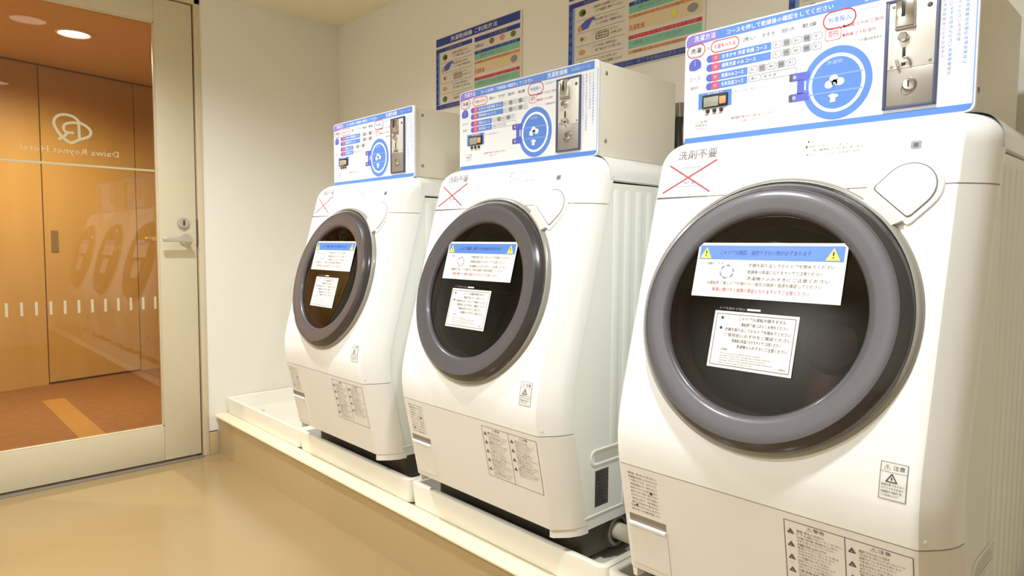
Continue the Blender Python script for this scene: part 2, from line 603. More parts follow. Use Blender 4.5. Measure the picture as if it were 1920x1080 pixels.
def wpanel(mbx, s0, s1, z0, z1, h0, h1, m):
    mbx.prism([(s0, z0), (s1, z0), (s1, z1), (s0, z1)], WO, WD, Z, WN, h0, h1, m)


s_left = (Vector((-2.267, -0.945, 0)) - WO).dot(WD)
mb = MB(); wpanel(mb, -3.2, 1.6, -0.1, HALL_CEIL, -0.12, -0.022, m_woodgap); hw = struct('wall_corridor_far', mb)
G = 0.004
joints = [-3.2, s_left - 1.6, s_left - 0.8, s_left, 0.0, 0.8, 1.6]
for a, b in zip(joints[:-1], joints[1:]):
    if a == s_left:
        continue
    mb = MB(); wpanel(mb, a + G, b - G, 0.0, HALL_CEIL - 0.012, -0.0219, 0.0, m_wood); mb.build('veneer_panel', hw)
d2 = thing('door_2', WO + WD * (s_left / 2), 'flush wooden door in the corridor wall, seen through the glass', 'door', kind='structure', base=(0, 0, 0))
d2.location = (0, 0, 0)
mb = MB(); wpanel(mb, s_left + G, -G, 0.014, HALL_CEIL - 0.012, -0.0215, -0.001, m_wood); dl = mb.build('door_leaf', d2)
sh = (Vector((-2.282, -0.884, 0)) - WO).dot(WD)
mb = MB(); mb.prism(rrect(sh - 0.022, 0.90, sh + 0.022, 1.045, 0.004), WO, WD, Z, WN, -0.001, 0.004, m_pull); mb.build('flush_pull', d2)


# ------------------------------------------------------------------ downlights
def downlight(x, y, z, name, label, lens, r=0.078):
    t = thing(name, (x, y, z), label, 'ceiling light')
    mb = MB()
    mb.lathe([(r, -0.0), (r + 0.014, -0.001), (r + 0.014, -0.005), (r + 0.002, -0.008), (r - 0.002, -0.005), (r - 0.003, 0.0)], Vector((x, y, z)), X, Y, Z, m_trim, 40)
    mb.build('trim_ring', t)
    mb = MB()
    mb.lathe([(0.0, -0.0030), (r - 0.02, -0.0030), (r - 0.0035, -0.0022)], Vector((x, y, z)), X, Y, Z, lens, 40)
    mb.build('lens', t)
    return t


LBL = ['recessed ceiling downlight nearest the glass door, reflected in its pane', 'recessed ceiling downlight in front of the nearest washer', 'added ceiling downlight, out of frame, that brightens the upper walls']
for (lx, ly, lw, la), lb in zip(ROOM_LAMPS, LBL):
    downlight(lx, ly, CEIL, 'downlight', lb, m_lens)['group'] = 'downlights of the laundry room'
HL = ['bright round downlight in the corridor ceiling beyond the glass door', 'corridor downlight farther along, hidden beside the glass door']
for (lx, ly), lb in zip(HALL_LAMPS, HL):
    downlight(lx, ly, HALL_CEIL, 'corridor_downlight', lb, m_hlens)['group'] = 'corridor downlights'

# ================================================================== drip trays
PITCH = 0.7445
MX = [1.1084, 1.1084 + 0.745, 1.1084 + 0.745 + 0.7504]      # machine centre lines
JX = [0.002, 0.7445, 1.4895, 2.2385, 2.990]


def ring_loop(x0, x1, y0, y1, r, z):
    return [Vector((a, b, z)) for a, b in rrect(x0, y0, x1, y1, r, 4)]


TL = ['ivory drip tray standing empty between the left wall and the farthest washer',
      'ivory drip tray under the farthest washer, beside the empty tray',
      'ivory drip tray under the middle washer', 'ivory drip tray under the nearest washer, mostly out of frame']
for i in range(4):
    x0, x1 = JX[i] + 0.0015, JX[i + 1] - 0.0015
    y0, y1 = -0.605, -0.012
    t = thing('drip_tray', ((x0 + x1) / 2, -0.31, 0.1836), TL[i], 'tray', 'drip trays on the plinth')
    mb = MB()

    def lp(ins, z, r=0.02):
        return ring_loop(x0 + ins, x1 - ins, y0 + ins, y1 - ins, max(r - ins * 0.5, 0.004), z)
    rows = [lp(0.006, 0.1836), lp(0.0, 0.252), lp(0.0008, 0.2558), lp(0.004, 0.2575), lp(0.016, 0.2575), lp(0.019, 0.2558), lp(0.0205, 0.252), lp(0.028, 0.200), lp(0.033, 0.194), lp(0.045, 0.192)]
    mb.grid(rows, m_tray, closed_u=True, cap0=True, cap1=True)
    mb.build('tray_body', t, 40)
    for fx in (x0 + 0.085, x1 - 0.085):
        for fy in (y0 + 0.085, y1 - 0.09):
            mb = MB()
            mb.box(fx - 0.045, fx + 0.045, fy - 0.045, fy + 0.045, 0.1915, 0.2055, m_tray, 0.006, 3)
            mb.build('foot_pad', t)

# ================================================================== washing machine (local x about its centre line)
TILT = math.radians(15.15)
DC = Vector((0, -0.6443, 0.8564))
DU = Vector((0, math.sin(TILT), math.cos(TILT)))
DN = Vector((0, -math.cos(TILT), math.sin(TILT)))


def yfront(z):
    pts = [(0.300, -0.640), (0.319, -0.648), (0.547, -0.6970), (0.575, -0.7015), (0.605, -0.7035), (0.640, -0.7000), (0.670, -0.6940), (0.70, -0.6866)]
    if z >= 0.70:
        y = -0.6443 + (z - 0.8564) * math.tan(TILT)
        if z > 1.135:
            u = min((z - 1.135) / (1.187 - 1.135), 1.0)
            y += 0.052 * (1 - math.sqrt(max(0, 1 - u * u)))
        return y
    if z <= pts[0][0]:
        return pts[0][1]
    for (a, ya), (b, yb) in zip(pts[:-1], pts[1:]):
        if a <= z <= b:
            return ya + (yb - ya) * (z - a) / (b - a)


def half_plan(z, yend, shrink=0.0, nf=14):
    """right half of the plan outline: centre front -> right side -> yend"""
    yf = yfront(z) + shrink
    sx = 0.0
    if z > 1.140:
        u = min((z - 1.140) / (1.187 - 1.140), 1.0)
        sx = 0.046 * (1 - math.sqrt(max(0, 1 - u * u)))
    sx += shrink
    p = [(0.252 * k / nf, yf) for k in range(nf + 1)]
    p += [(0.2585, yf + 0.0004), (0.2622, yf + 0.0020), (0.2645, yf + 0.0045), (0.2755, yf + 0.0185), (0.2855, yf + 0.0315), (0.2932, yf + 0.046), (0.298, yf + 0.062), (0.300, yf + 0.080)]
    p = [(min(x, x) - sx * max(0, (x - 0.2)) / 0.1, y) for x, y in p]
    xe = 0.300 - sx
    p.append((xe, max(yend, p[-1][1] + 0.003)))
    return p


def plan(z, yend, shrink=0.0):
    h = half_plan(z, yend, shrink)
    return [Vector((-x, y, z)) for x, y in h[:0:-1]] + [Vector((x, y, z)) for x, y in h]


def levels(z0, z1, n):
    return [z0 + (z1 - z0) * i / n for i in range(n + 1)]


W0 = (0, -0.33, 0.2055)
wm = thing('washing_machine', (MX[0], W0[1], W0[2]), '', 'washing machine', 'washer-dryers along the back wall', base=W0)

# lower front panel
mb = MB()
zs = levels(0.319, 0.5455, 10)
rows = [plan(0.319, -9, 0.012)] + [plan(z, -9) for z in zs] + [plan(0.5455, -9, 0.010)]
mb.grid(rows, m_white2)
mb.build('lower_panel', wm, 22)
lower = wm.children[-1]
# seam strips behind the joints of the shell
for za_, zb_ in ((0.5445, 0.5490), (1.0680, 1.0722)):
    mb = MB(); mb.grid([plan(za_, -9, 0.0022), plan(zb_, -9, 0.0022)], m_seam); sm = mb.build('seam_strip', wm, 22)
# corner skirts under the panel
for s in (-1, 1):
    mb = MB()
    pts = [(s * 0.252, -0.642), (s * 0.262, -0.640), (s * 0.285, -0.612), (s * 0.297, -0.585), (s * 0.2995, -0.56), (s * 0.29, -0.56), (s * 0.25, -0.62)]
    mb.prism(pts, Vector((0, 0, 0)), X, Y, Z, 0.298, 0.322, m_white2)
    mb.build('corner_skirt', wm)
# front cover with the door opening
mb = MB()
zs = levels(0.5480, 1.0690, 44)
rows = [plan(0.5480, -9, 0.010)] + [plan(z, -9) for z in zs] + [plan(1.0690, -9, 0.010)]
mb.grid(rows, m_white)
keep = []
for fc in mb.f:
    c = sum((Vector(mb.v[i]) for i in fc), Vector()) / len(fc)
    d = c - DC
    r = math.hypot(d.x, d.dot(DU))
    keep.append(not (r < 0.205 and abs(d.dot(DN)) < 0.05))
mb.mi = [a for a, kf in zip(mb.mi, keep) if kf]
mb.f = [a for a, kf in zip(mb.f, keep) if kf]
cover = mb.build('front_cover', wm, 22)
# top cover: front part, then full depth
mb = MB()
zs = [1.0712, 1.09, 1.11, 1.125, 1.135, 1.145, 1.153, 1.160, 1.166, 1.171, 1.1755, 1.179, 1.182, 1.184, 1.1855, 1.1865, 1.187]
rows = [plan(1.0712, -9, 0.010)] + [plan(z, -0.50 if z > 1.12 else -9) for z in zs]
mb.grid(rows, m_white)
zz = [1.1245, 1.1275, 1.140, 1.150, 1.158, 1.165, 1.171, 1.176, 1.180, 1.183, 1.185, 1.1865, 1.187]
rows = []
for i, z in enumerate(zz):
    u = min(max((z - 1.140) / 0.047, 0), 1.0)
    sx = 0.046 * (1 - math.sqrt(max(0, 1 - u * u))) + (0.006 if i == 0 else 0)
    xx = 0.300 - sx
    rows.append([Vector((-xx, -0.5005, z)), Vector((-xx, -0.07 - (sx if z > 1.14 else 0), z)), Vector((xx, -0.07 - (sx if z > 1.14 else 0), z)), Vector((xx, -0.5005, z))])
mb.grid(rows, m_white)
h = half_plan(1.187, -0.50)
mb.add([Vector((-x, y, 1.187)) for x, y in h[:0:-1]] + [Vector((x, y, 1.187)) for x, y in h] + [Vector((0.254, -0.116, 1.187)), Vector((-0.254, -0.116, 1.187))], [list(range(2 * len(h) + 1))], m_white)
mb.build('top_cover', wm, 35)
# steel side panels with pressed vertical ribs, back, base
for s in (-1, 1):
    mb = MB()
    edge = [(yfront(z) + 0.0785, z) for z in levels(0.305, 1.12, 24)]
    pts = edge + [(-0.07, 1.1235), (-0.07, 0.305)]
    inner = 0.288 * s
    mb.prism([(y, z) for y, z in pts], Vector((0, 0, 0)), Y, Z, X * s, 0.286, 0.2985, m_side)
    for kk in range(9):
        y0 = -0.470 + kk * 0.044
        z0 = 0.505 if y0 < -0.40 else 0.36
        zt = 1.098
        w = 0.011
        prof = []
        rowsr = []
        for z, sc in ((z0 - 0.012, 0.0), (z0, 1.0), (zt, 1.0), (zt + 0.008, 0.0)):
            rowsr.append([Vector((s * (0.2984 + hgt * sc), y0 + dy, z)) for dy, hgt in ((-w - 0.004, 0), (-w, 0.0020), (w, 0.0020), (w + 0.004, 0))])
        mb.grid(rowsr, m_side)
    # pressed arch line and label field
    def cap_rim(yc0, yc1, zc, hr):
        pts = []
        for k in range(9):
            a = math.pi / 2 + math.pi * k / 8
            pts.append((yc0 + hr * math.cos(a), zc + hr * math.sin(a)))
        for k in range(9):
            a = -math.pi / 2 + math.pi * k / 8
            pts.append((yc1 + hr * math.cos(a), zc + hr * math.sin(a)))
        return pts
    rim = cap_rim(-0.538, -0.435, 0.474, 0.017)
    mb.tube([Vector((s * 0.2995, a, b)) for a, b in rim + rim[:1]], 0.0026, m_white, 6)
    fld = [(-0.575, 0.335), (-0.43, 0.335), (-0.43, 0.452)]
    mb.tube([Vector((s * 0.2990, a, b)) for a, b in fld], 0.0022, m_side, 6)
    sp = mb.build('side_panel', wm, 25)
    mb = MB(); mb.prism(cap_rim(-0.530, -0.440, 0.472, 0.0115), Vector((0, 0, 0)), Y, Z, X * s, 0.2980, 0.2988, m_neck); mb.build('grip_recess', sp)
    if s == 1:
        mb = MB()
        pr = Print(mb, (0.2987, -0.537, 0.353), Y, Z, X)
        pr.rect(0, 0, 0.05, 0.088, 'grey', 1)
        for q in range(9):
            pr.text(['型名 電気洗濯乾燥機', '定格電圧 100V', '標準洗濯容量 9.0kg', '標準乾燥容量 6.0kg', '定格周波数 50/60Hz', '標準使用水量', '製造番号', '定格消費電力', '日本製'][q], 0.004, 0.078 - q * 0.009, 0.030 + (q * 7 % 16) * 0.001, 0.084 - q * 0.009, 'black', 2)
        mb.build('rating_label', sp, 0)
mb = MB(); mb.box(-0.285, 0.285, -0.078, -0.068, 0.305, 1.13, m_side, 0.003); mb.build('back_panel', wm)
mb = MB()
mb.box(-0.280, 0.280, -0.555, -0.08, 0.222, 0.312, m_dark, 0.006)
mb.lathe([(0.0, 0.003), (0.022, 0.003), (0.036, 0.003), (0.038, 0.006), (0.042, 0.006), (0.044, 0.0)], Vector((0.28, -0.430, 0.262)), Y, Z, X, m_dark, 28)
mb.build('base_frame', wm)
for fx in (-0.245, 0.245):
    for fy in (-0.515, -0.115):
        mb = MB(); mb.cyl((fx, fy, 0.2055), (fx, fy, 0.224), 0.022, m_black, 18, 0.003); mb.build('foot', wm)
mb = MB()
mb.cyl((0.281, -0.430, 0.262), (0.334, -0.430, 0.262), 0.0205, m_pipe, 24, 0.002)
mb.tube([(0.330, -0.430, 0.262), (0.342, -0.425, 0.262), (0.348, -0.40, 0.260), (0.349, -0.36, 0.258), (0.349, -0.25, 0.258), (0.349, -0.12, 0.258)], 0.0195, m_pipe, 16)
dp = mb.build('drain_pipe', wm)
mb = MB(); mb.lathe([(0.030, 0.0), (0.037, 0.0), (0.038, 0.004), (0.030, 0.004)], Vector((0.2835, -0.430, 0.262)), Y, Z, X, m_bezel, 28); mb.build('pipe_flange', dp)
# door: bezel, ring, window, drum
mb = MB()
mb.lathe([(0.233, 0.010), (0.2355, 0.0105), (0.2385, 0.0090), (0.2410, 0.005), (0.2425, 0.0010), (0.2430, -0.004)], DC + DU * 0.004, X, DU, DN, m_bezel, 96)
mb.build('door_bezel', wm, 40)
mb = MB()
mb.lathe([(0.2345, -0.006), (0.2345, 0.006), (0.2335, 0.0115), (0.2300, 0.0185), (0.2240, 0.0255), (0.2180, 0.0298)], DC, X, DU, DN, m_ringedge, 96)
mb.lathe([(0.2180, 0.0298), (0.2172, 0.0306), (0.2162, 0.0306), (0.2155, 0.0298), (0.2140, 0.0300), (0.2000, 0.0284), (0.1860, 0.0266), (0.1785, 0.0254), (0.1748, 0.0230), (0.1730, 0.0185), (0.1725, 0.016), (0.170, 0.010), (0.168, 0.0)], DC, X, DU, DN, m_ring, 96)
dr = mb.build('door', wm, 40)
mb = MB()
mb.lathe([(0.0, 0.0215), (0.06, 0.0212), (0.12, 0.0200), (0.16, 0.0182), (0.1728, 0.0168)], DC, X, DU, DN, m_window, 72)
mb.build('window', dr, 60)
mb = MB()
mb.lathe([(0.2, -0.008), (0.19, 0.0), (0.172, 0.006), (0.168, 0.0), (0.165, -0.03), (0.172, -0.045), (0.19, -0.05)], DC, X, DU, DN, m_gasket, 64)
mb.build('gasket', wm, 50)
mb = MB()
mb.lathe([(0.19, -0.05), (0.215, -0.055), (0.225, -0.07), (0.225, -0.30), (0.205, -0.325), (0.06, -0.335), (0.05, -0.315), (0.0, -0.310)], DC, X, DU, DN, m_drum, 56)
for kk in range(3):
    a = math.radians(40 + 120 * kk)
    c, s_ = math.cos(a), math.sin(a)
    e1 = X * c + DU * s_
    e2 = -X * s_ + DU * c
    rowsb = []
    for hgt in (-0.075, -0.09, -0.28, -0.295):
        e = 0.0 if hgt in (-0.075, -0.295) else 1.0
        rowsb.append([DC + e1 * (0.224 - 0.045 * e * kx) + e2 * dy + DN * hgt for dy, kx in ((-0.035, 0), (-0.015, 0.8), (0, 1), (0.015, 0.8), (0.035, 0))])
    mb.grid(rowsb, m_drum)
mb.build('drum', wm, 40)

# open joint left of the door, under the top cover
sj = (1.0700 - DC.z) / math.cos(TILT)
mb = MB(); mb.prism([(-0.2600, sj - 0.0018), (-0.1480, sj - 0.0010), (-0.1480, sj + 0.0010), (-0.2600, sj + 0.0018)], DC, X, DU, DN, -0.0006, 0.0004, m_gasket); mb.build('cover_joint', cover)

# release tab on the upper right of the door
ax = Vector((0.222 - 0.171, 0.25 - 0.194)).normalized()
ay = Vector((-ax.y, ax.x))
E1 = X * ax.x + DU * ax.y
E2 = X * ay.x + DU * ay.y


def capsule(r0, r1, w, rb=0.006, n=14):
    pts = [(r0, -w + rb), (r0 + 0.001, -w + 0.002), (r0 + rb, -w)]
    for k in range(n + 1):
        a = -math.pi / 2 + math.pi * k / n
        pts.append((r1 + w * math.cos(a), w * math.sin(a)))
    pts += [(r0 + rb, w), (r0 + 0.001, w - 0.002), (r0, w - rb)]
    return pts


mb = MB()
n0 = [DC + E1 * a + E2 * b + DN * 0.0005 for a, b in capsule(0.2515, 0.296, 0.0475)]
n1 = [DC + E1 * a + E2 * b + DN * 0.0030 for a, b in capsule(0.2525, 0.296, 0.0455)]
n2 = [DC + E1 * a + E2 * b + DN * 0.0032 for a, b in capsule(0.2545, 0.296, 0.0425)]
mb.grid([n0, n1, n2], m_white, closed_u=True, cap1=True)
mb.build('handle_surround', wm, 30)
mb = MB()
mb.prism(capsule(0.2600, 0.296, 0.0385), DC, E1, E2, DN, 0.0030, 0.0036, m_gasket)
tb0 = [DC + E1 * a + E2 * b + DN * 0.0036 for a, b in capsule(0.2615, 0.296, 0.0370)]
tb1 = [DC + E1 * a + E2 * b + DN * 0.0052 for a, b in capsule(0.2620, 0.296, 0.0362)]
tb2 = [DC + E1 * a + E2 * b + DN * 0.0060 for a, b in capsule(0.2650, 0.296, 0.0335)]
mb.grid([tb0, tb1, tb2], m_white, closed_u=True, cap1=True)
mb.build('door_release_tab', wm, 30)
mb = MB()
nk = [(0.2355, -0.030), (0.2535, -0.037), (0.2535, 0.037), (0.2355, 0.030)]
mb.prism(nk, DC, E1, E2, DN, 0.002, 0.0095, m_neck)
mb.build('latch_neck', wm)

# stickers on the door window
T_A = ['このドアは運転中開きません', '運転終了後しばらくお待ちください', '衣類を取り出してからドアを閉めてください', 'ご使用前に必ず中をご確認ください', '乾燥後は高温になりますのでご注意ください', '洗濯物の入れすぎにご注意ください']
mb = MB()
SN = 0.0222
x0, y0, x1, y1 = -0.132, 0.0225, 0.131, 0.1225
mb.prism([(x0, y0), (x1, y0), (x1, y1), (x0, y1)], DC, X, DU, DN, SN - 0.0006, SN, INK['paper'])
pr = Print(mb, DC, X, DU, DN, SN)
pr.rect(x0 + 0.004, y1 - 0.031, x1 - 0.004, y1 - 0.005, 'blue', 1)
for cx in (x0 + 0.017, x1 - 0.021):
    pr.poly([(cx - 0.0115, y1 - 0.029), (cx + 0.0115, y1 - 0.029), (cx, y1 - 0.008)], 'yellow', 2)
    pr.rect(cx - 0.0012, y1 - 0.021, cx + 0.0012, y1 - 0.0145, 'black', 3)
    pr.rect(cx - 0.0012, y1 - 0.0255, cx + 0.0012, y1 - 0.0232, 'black', 3)
pr.text('このドアは確認、操作できない時が必ずあります', -0.087, y1 - 0.0225, 0.075, y1 - 0.0135, 'navy', 2)
pr.text('衣類が', x0 + 0.022, y1 - 0.041, x0 + 0.036, y1 - 0.036, 'grey', 2)
pr.text('ドア', x0 + 0.044, y1 - 0.041, x0 + 0.054, y1 - 0.036, 'grey', 2)
ring = [(x0 + 0.063 + 0.0125 * math.cos(a * math.pi / 9), y1 - 0.053 + 0.0115 * math.sin(a * math.pi / 9)) for a in range(18)]
for q in range(0, 18):
    if q % 3 != 2:
        pr.line(*ring[q], *ring[(q + 1) % 18], 0.003, 'lav' if q % 2 else 'lgrey', 2)
for q, (tx, w) in enumerate(((T_A[2], 0.145), (T_A[4], 0.128), (T_A[5], 0.140))):
    pr.text(tx, x0 + 0.102, y1 - 0.0435 - q * 0.0118, x0 + 0.102 + w, y1 - 0.0370 - q * 0.0118, 'grey', 2)
pr.text('※運転終了後にドアが開かない場合は機械の電源を確認してください', x0 + 0.028, y0 + 0.0230, x1 - 0.032, y0 + 0.0298, 'brown', 2)
pr.text('無理に開けると故障の原因となりますのでご注意ください', x0 + 0.040, y0 + 0.0105, x1 - 0.050, y0 + 0.0180, 'brick', 2)
tag(mb.build('warning_sticker', dr, 0), 'white warning sticker with a blue header')
mb = MB()
x0, y0, x1, y1 = -0.0785, -0.1015, 0.0715, -0.0015
mb.prism([(x0, y0), (x1, y0), (x1, y1), (x0, y1)], DC, X, DU, DN, SN - 0.0006, SN, INK['paper'])
pr = Print(mb, DC, X, DU, DN, SN)
pr.outline([(x0 + 0.005, y0 + 0.005), (x1 - 0.005, y0 + 0.005), (x1 - 0.005, y1 - 0.005), (x0 + 0.005, y1 - 0.005)], 0.0011, 'grey', 1)
pr.ell(x0 + 0.016, y1 - 0.012, 0.0026, 0.0026, 'black', 2, 16)
pr.ell(x0 + 0.016, y1 - 0.030, 0.0026, 0.0026, 'black', 2, 16)
rows_ = [(T_A[0], 0.046, 0.130, 'black', 0.0085), (T_A[1], 0.052, 0.135, 'black', 0.0185), (T_A[2], 0.024, 0.140, 'black', 0.0285), (T_A[3], 0.024, 0.142, 'grey', 0.0380), (T_A[4], 0.040, 0.126, 'black', 0.0475), (T_A[5], 0.050, 0.138, 'black', 0.057)]
for tx, a, b, ink, dy in rows_:
    pr.text(tx, x0 + a, y1 - dy - 0.0062, x0 + b, y1 - dy, ink, 2)
pr.text('お客様へ', x0 + 0.022, y0 + 0.031, x0 + 0.036, y0 + 0.035, 'black', 2)
for q in range(5):
    pr.text('Please do not open the door while the machine is in operation' if q % 2 == 0 else 'and take out all of the laundry after drying is finished', x0 + 0.022, y0 + 0.0245 - q * 0.0042, x0 + (0.095, 0.112, 0.104, 0.116, 0.082)[q], y0 + 0.0276 - q * 0.0042, 'grey', 2)
pr.text('支配人', x1 - 0.022, y0 + 0.009, x1 - 0.010, y0 + 0.0125, 'black', 2)
pr.rect(-0.02, y1 + 0.0035, 0.004, y1 + 0.0068, 'paper', -2)
pr.text('ドアを閉める時は', x0 + 0.008, y1 + 0.003, x0 + 0.055, y1 + 0.0072, 'lgrey', -2)
tag(mb.build('notice_sticker', dr, 0), 'white postcard-sized notice of black text')

# prints on the front cover and the top cover
mb = MB()
pr = Print(mb, DC, X, DU, DN, 0.0002)
x0, y0, x1, y1 = 0.2095, -0.2525, 0.2455, -0.1985
for q in range(8):
    ya_, yb_ = y0 + (y1 - y0) * q / 8, y0 + (y1 - y0) * (q + 1) / 8
    pr.rect(x0, ya_, x1, yb_, 'paper', 1)
    pr.rect(x0, ya_, x0 + 0.001, yb_, 'lgrey', 3)
    pr.rect(x1 - 0.001, ya_, x1, yb_, 'lgrey', 3)
pr.line(x0, y0, x1, y0, 0.001, 'lgrey', 2)
pr.line(x0, y1, x1, y1, 0.001, 'lgrey', 2)
pr.line(x0, y1 - 0.014, x1, y1 - 0.014, 0.0008, 'lgrey', 2)
pr.text('⚠ 注意', x0 + 0.005, y1 - 0.011, x1 - 0.004, y1 - 0.0035, 'black', 3)
cx = (x0 + x1) / 2 - 0.002
pr.outline([(cx - 0.007, y0 + 0.026), (cx + 0.007, y0 + 0.026), (cx, y0 + 0.0375)], 0.0018, 'grey', 3)
pr.rect(cx - 0.001, y0 + 0.0285, cx + 0.001, y0 + 0.033, 'grey', 3)
for q in range(4):
    pr.text(('高温注意 さわらない', 'やけどのおそれあり', '乾燥運転中や運転終了後', 'ガラス部は熱くなります')[q], x0 + 0.003, y0 + 0.0195 - q * 0.0052, x1 - (0.003, 0.004, 0.006, 0.01)[q], y0 + 0.0232 - q * 0.0052, 'grey', 3)
nv = []
for p_ in mb.v:
    hh = (Vector(p_) - DC).dot(DN)
    nv.append((p_[0], yfront(p_[2]) - 0.0004 - hh, p_[2]))
mb.v = nv
tag(mb.build('caution_sticker', cover, 0), 'small white caution sticker at the lower right of the front')
mb = MB()
pr = Print(mb, DC, X, DU, DN, 0.0003)
pr.line(-0.2425, 0.2895, -0.1450, 0.2310, 0.0032, 'brick', 1)
pr.line(-0.2490, 0.2325, -0.1400, 0.2940, 0.0032, 'brick', 2)
pr.text('洗剤不要', -0.2270, 0.3000, -0.1420, 0.3195, 'grey', 1)
pr.outline([(-0.2150, 0.283), (-0.1700, 0.283), (-0.1620, 0.244), (-0.2200, 0.244)], 0.0008, 'lgrey', 1)
pr.text('粉末', -0.205, 0.247, -0.178, 0.255, 'lgrey', 1)
mb.build('cross_mark_print', cover, 0)
mb = MB()
pr = Print(mb, DC, X, DU, DN, 0.0003)
pr.text('● 運転 ドアロック中は 開きません', 0.031, 0.3080, 0.092, 0.3130, 'black', 1)
pr.text('洗濯は約三十分です', 0.098, 0.3095, 0.150, 0.3140, 'pink', 1)
pr.text('● 乾燥 終了後は すぐに取り出して', 0.028, 0.2995, 0.110, 0.3045, 'grey', 1)
pr.text('洗濯物の入れすぎに', 0.040, 0.2920, 0.128, 0.2965, 'grey', 1)
pr.text('● 糸くずフィルターは 毎回お掃除', 0.031, 0.2845, 0.118, 0.2890, 'lgrey', 1)
pr.text('ドアボタンを押す', 0.150, 0.3120, 0.238, 0.3165, 'pale', 1)
pr.text('運転ランプ', 0.180, 0.3005, 0.216, 0.3050, 'lgrey', 1)
pr.rr(0.193, 0.281, 0.208, 0.294, 0.003, 'lgrey', 1)
pr.rr(0.197, 0.2835, 0.204, 0.2905, 0.002, 'grey', 2)
mb.build('front_printing', cover, 0)

# lower panel: lint filter lid, finger slot, printed sheets
LO = Vector((0, -0.697, 0.547))
LDn = Vector((0, 0.049, -0.228)).normalized()
LN = Vector((0, -LDn.z * -1, LDn.y)).normalized()
LN = X.cross(LDn).normalized()
if LN.y > 0: LN = -LN
mb = MB()
a = -LDn
lid = [(-0.2520, -0.1235), (-0.1650, -0.1235), (-0.1650, -0.2180), (-0.2520, -0.2180)]
mb.prism(lid, LO, X, a, LN, 0.0, 0.0022, m_white2)
mb.box(-0.2520, -0.1650, -0.0002, 0.0002, 0, 0.0001, m_white2) if False else None
mb.prism([(-0.2500, -0.1245), (-0.1670, -0.1245), (-0.1670, -0.1290), (-0.2500, -0.1290)], LO, X, a, LN, 0.002, 0.006, m_white)
fl = mb.build('filter_lid', lower)
mb = MB()
mb.prism([(-0.2500, -0.1065), (-0.1660, -0.1065), (-0.1660, -0.1235), (-0.2500, -0.1235)], LO, X, a, LN, 0.0002, 0.0008, m_cash)
mb.build('finger_slot', lower)
T_B = ['警告 手を入れない', '洗濯槽が完全に止まるまでは', 'ドアを開けないでください', '分解 修理 改造はしない', '火気を近づけないでください', '電源プラグのほこりを取る', '水をかけないでください', '子供を中に入れないで', '感電やけどのおそれがあります', '引火性のものを入れない', '油分の付いた衣類は乾燥しない', '防水性の衣類を脱水しない']
mb = MB()
pr = Print(mb, LO, X, a, LN, 0.0003)
for q in range(11):
    y = -0.014 - q * 0.0078
    if q in (0, 1, 9, 10):
        pr.text(T_B[q], -0.243, y - 0.0050, -0.176, y, 'grey', 1)
    else:
        pr.text(T_B[q], -0.240, y - 0.0050, -0.208 + 0.001 * (q * 5 % 7), y, 'grey', 1)
        pr.text(T_B[(q + 4) % 12], -0.203 + 0.001 * (q % 3), y - 0.0050, -0.178, y, 'grey', 1)
pr.poly([(-0.196, -0.052), (-0.188, -0.052), (-0.192, -0.045)], 'black', 2)
pr.poly([(-0.232, -0.086), (-0.225, -0.086), (-0.2285, -0.080)], 'black', 2)
mb.build('instruction_sheet', lower, 0)
mb = MB()
pr = Print(mb, LO, X, a, LN, 0.0003)
x0, x1, y1, y0 = 0.0690, 0.2560, -0.0135, -0.1460
xm = 0.163
for (p, q) in (((x0, y1), (x1, y1)), ((x0, y0), (x1, y0)), ((x0, y0), (x0, y1)), ((x1, y0), (x1, y1)), ((xm, y0), (xm, y1))):
    pr.line(*p, *q, 0.0011, 'grey', 1)
pr.text('⚠警告', x0 + 0.036, y1 - 0.0095, x0 + 0.064, y1 - 0.0025, 'black', 2)
pr.text('⚠注意', xm + 0.036, y1 - 0.0095, xm + 0.064, y1 - 0.0025, 'black', 2)
for c0, c1, kk in ((x0, xm, 0), (xm, x1, 5)):
    for q in range(5):
        yy = y1 - 0.0125 - q * 0.0235
        if kk and q == 4:
            continue
        pr.poly([(c0 + 0.004, yy - 0.010), (c0 + 0.016, yy - 0.010), (c0 + 0.010, yy - 0.0005)], 'grey', 2)
        pr.poly([(c0 + 0.0075, yy - 0.0085), (c0 + 0.0125, yy - 0.0085), (c0 + 0.010, yy - 0.0045)], 'lgrey', 3)
        pr.text(T_B[(q + kk) % 12], c0 + 0.020, yy - 0.0052, c0 + 0.062 + 0.003 * (q % 4), yy, 'black', 2)
        for w in range(3):
            pr.text(T_B[(q * 3 + w + kk + 2) % 12], c0 + 0.020, yy - 0.0105 - w * 0.0056, c1 - 0.004 - 0.006 * ((q + w + kk) % 4), yy - 0.0064 - w * 0.0056, 'grey' if w % 2 else 'brown', 2)
tag(mb.build('caution_sheet', lower, 0), 'printed caution sheet in two columns of small grey text')
# small screw cap above the lower seam
mb = MB(); mb.lathe([(0.0, 0.0016), (0.003, 0.0012), (0.004, 0.0)], Vector((0.268, yfront(0.553) + 0.0085, 0.5600)), (X * 0.78 + Y * 0.62), Z, (X * 0.62 - Y * 0.78), m_plate, 14); mb.build('cover_screw', cover)

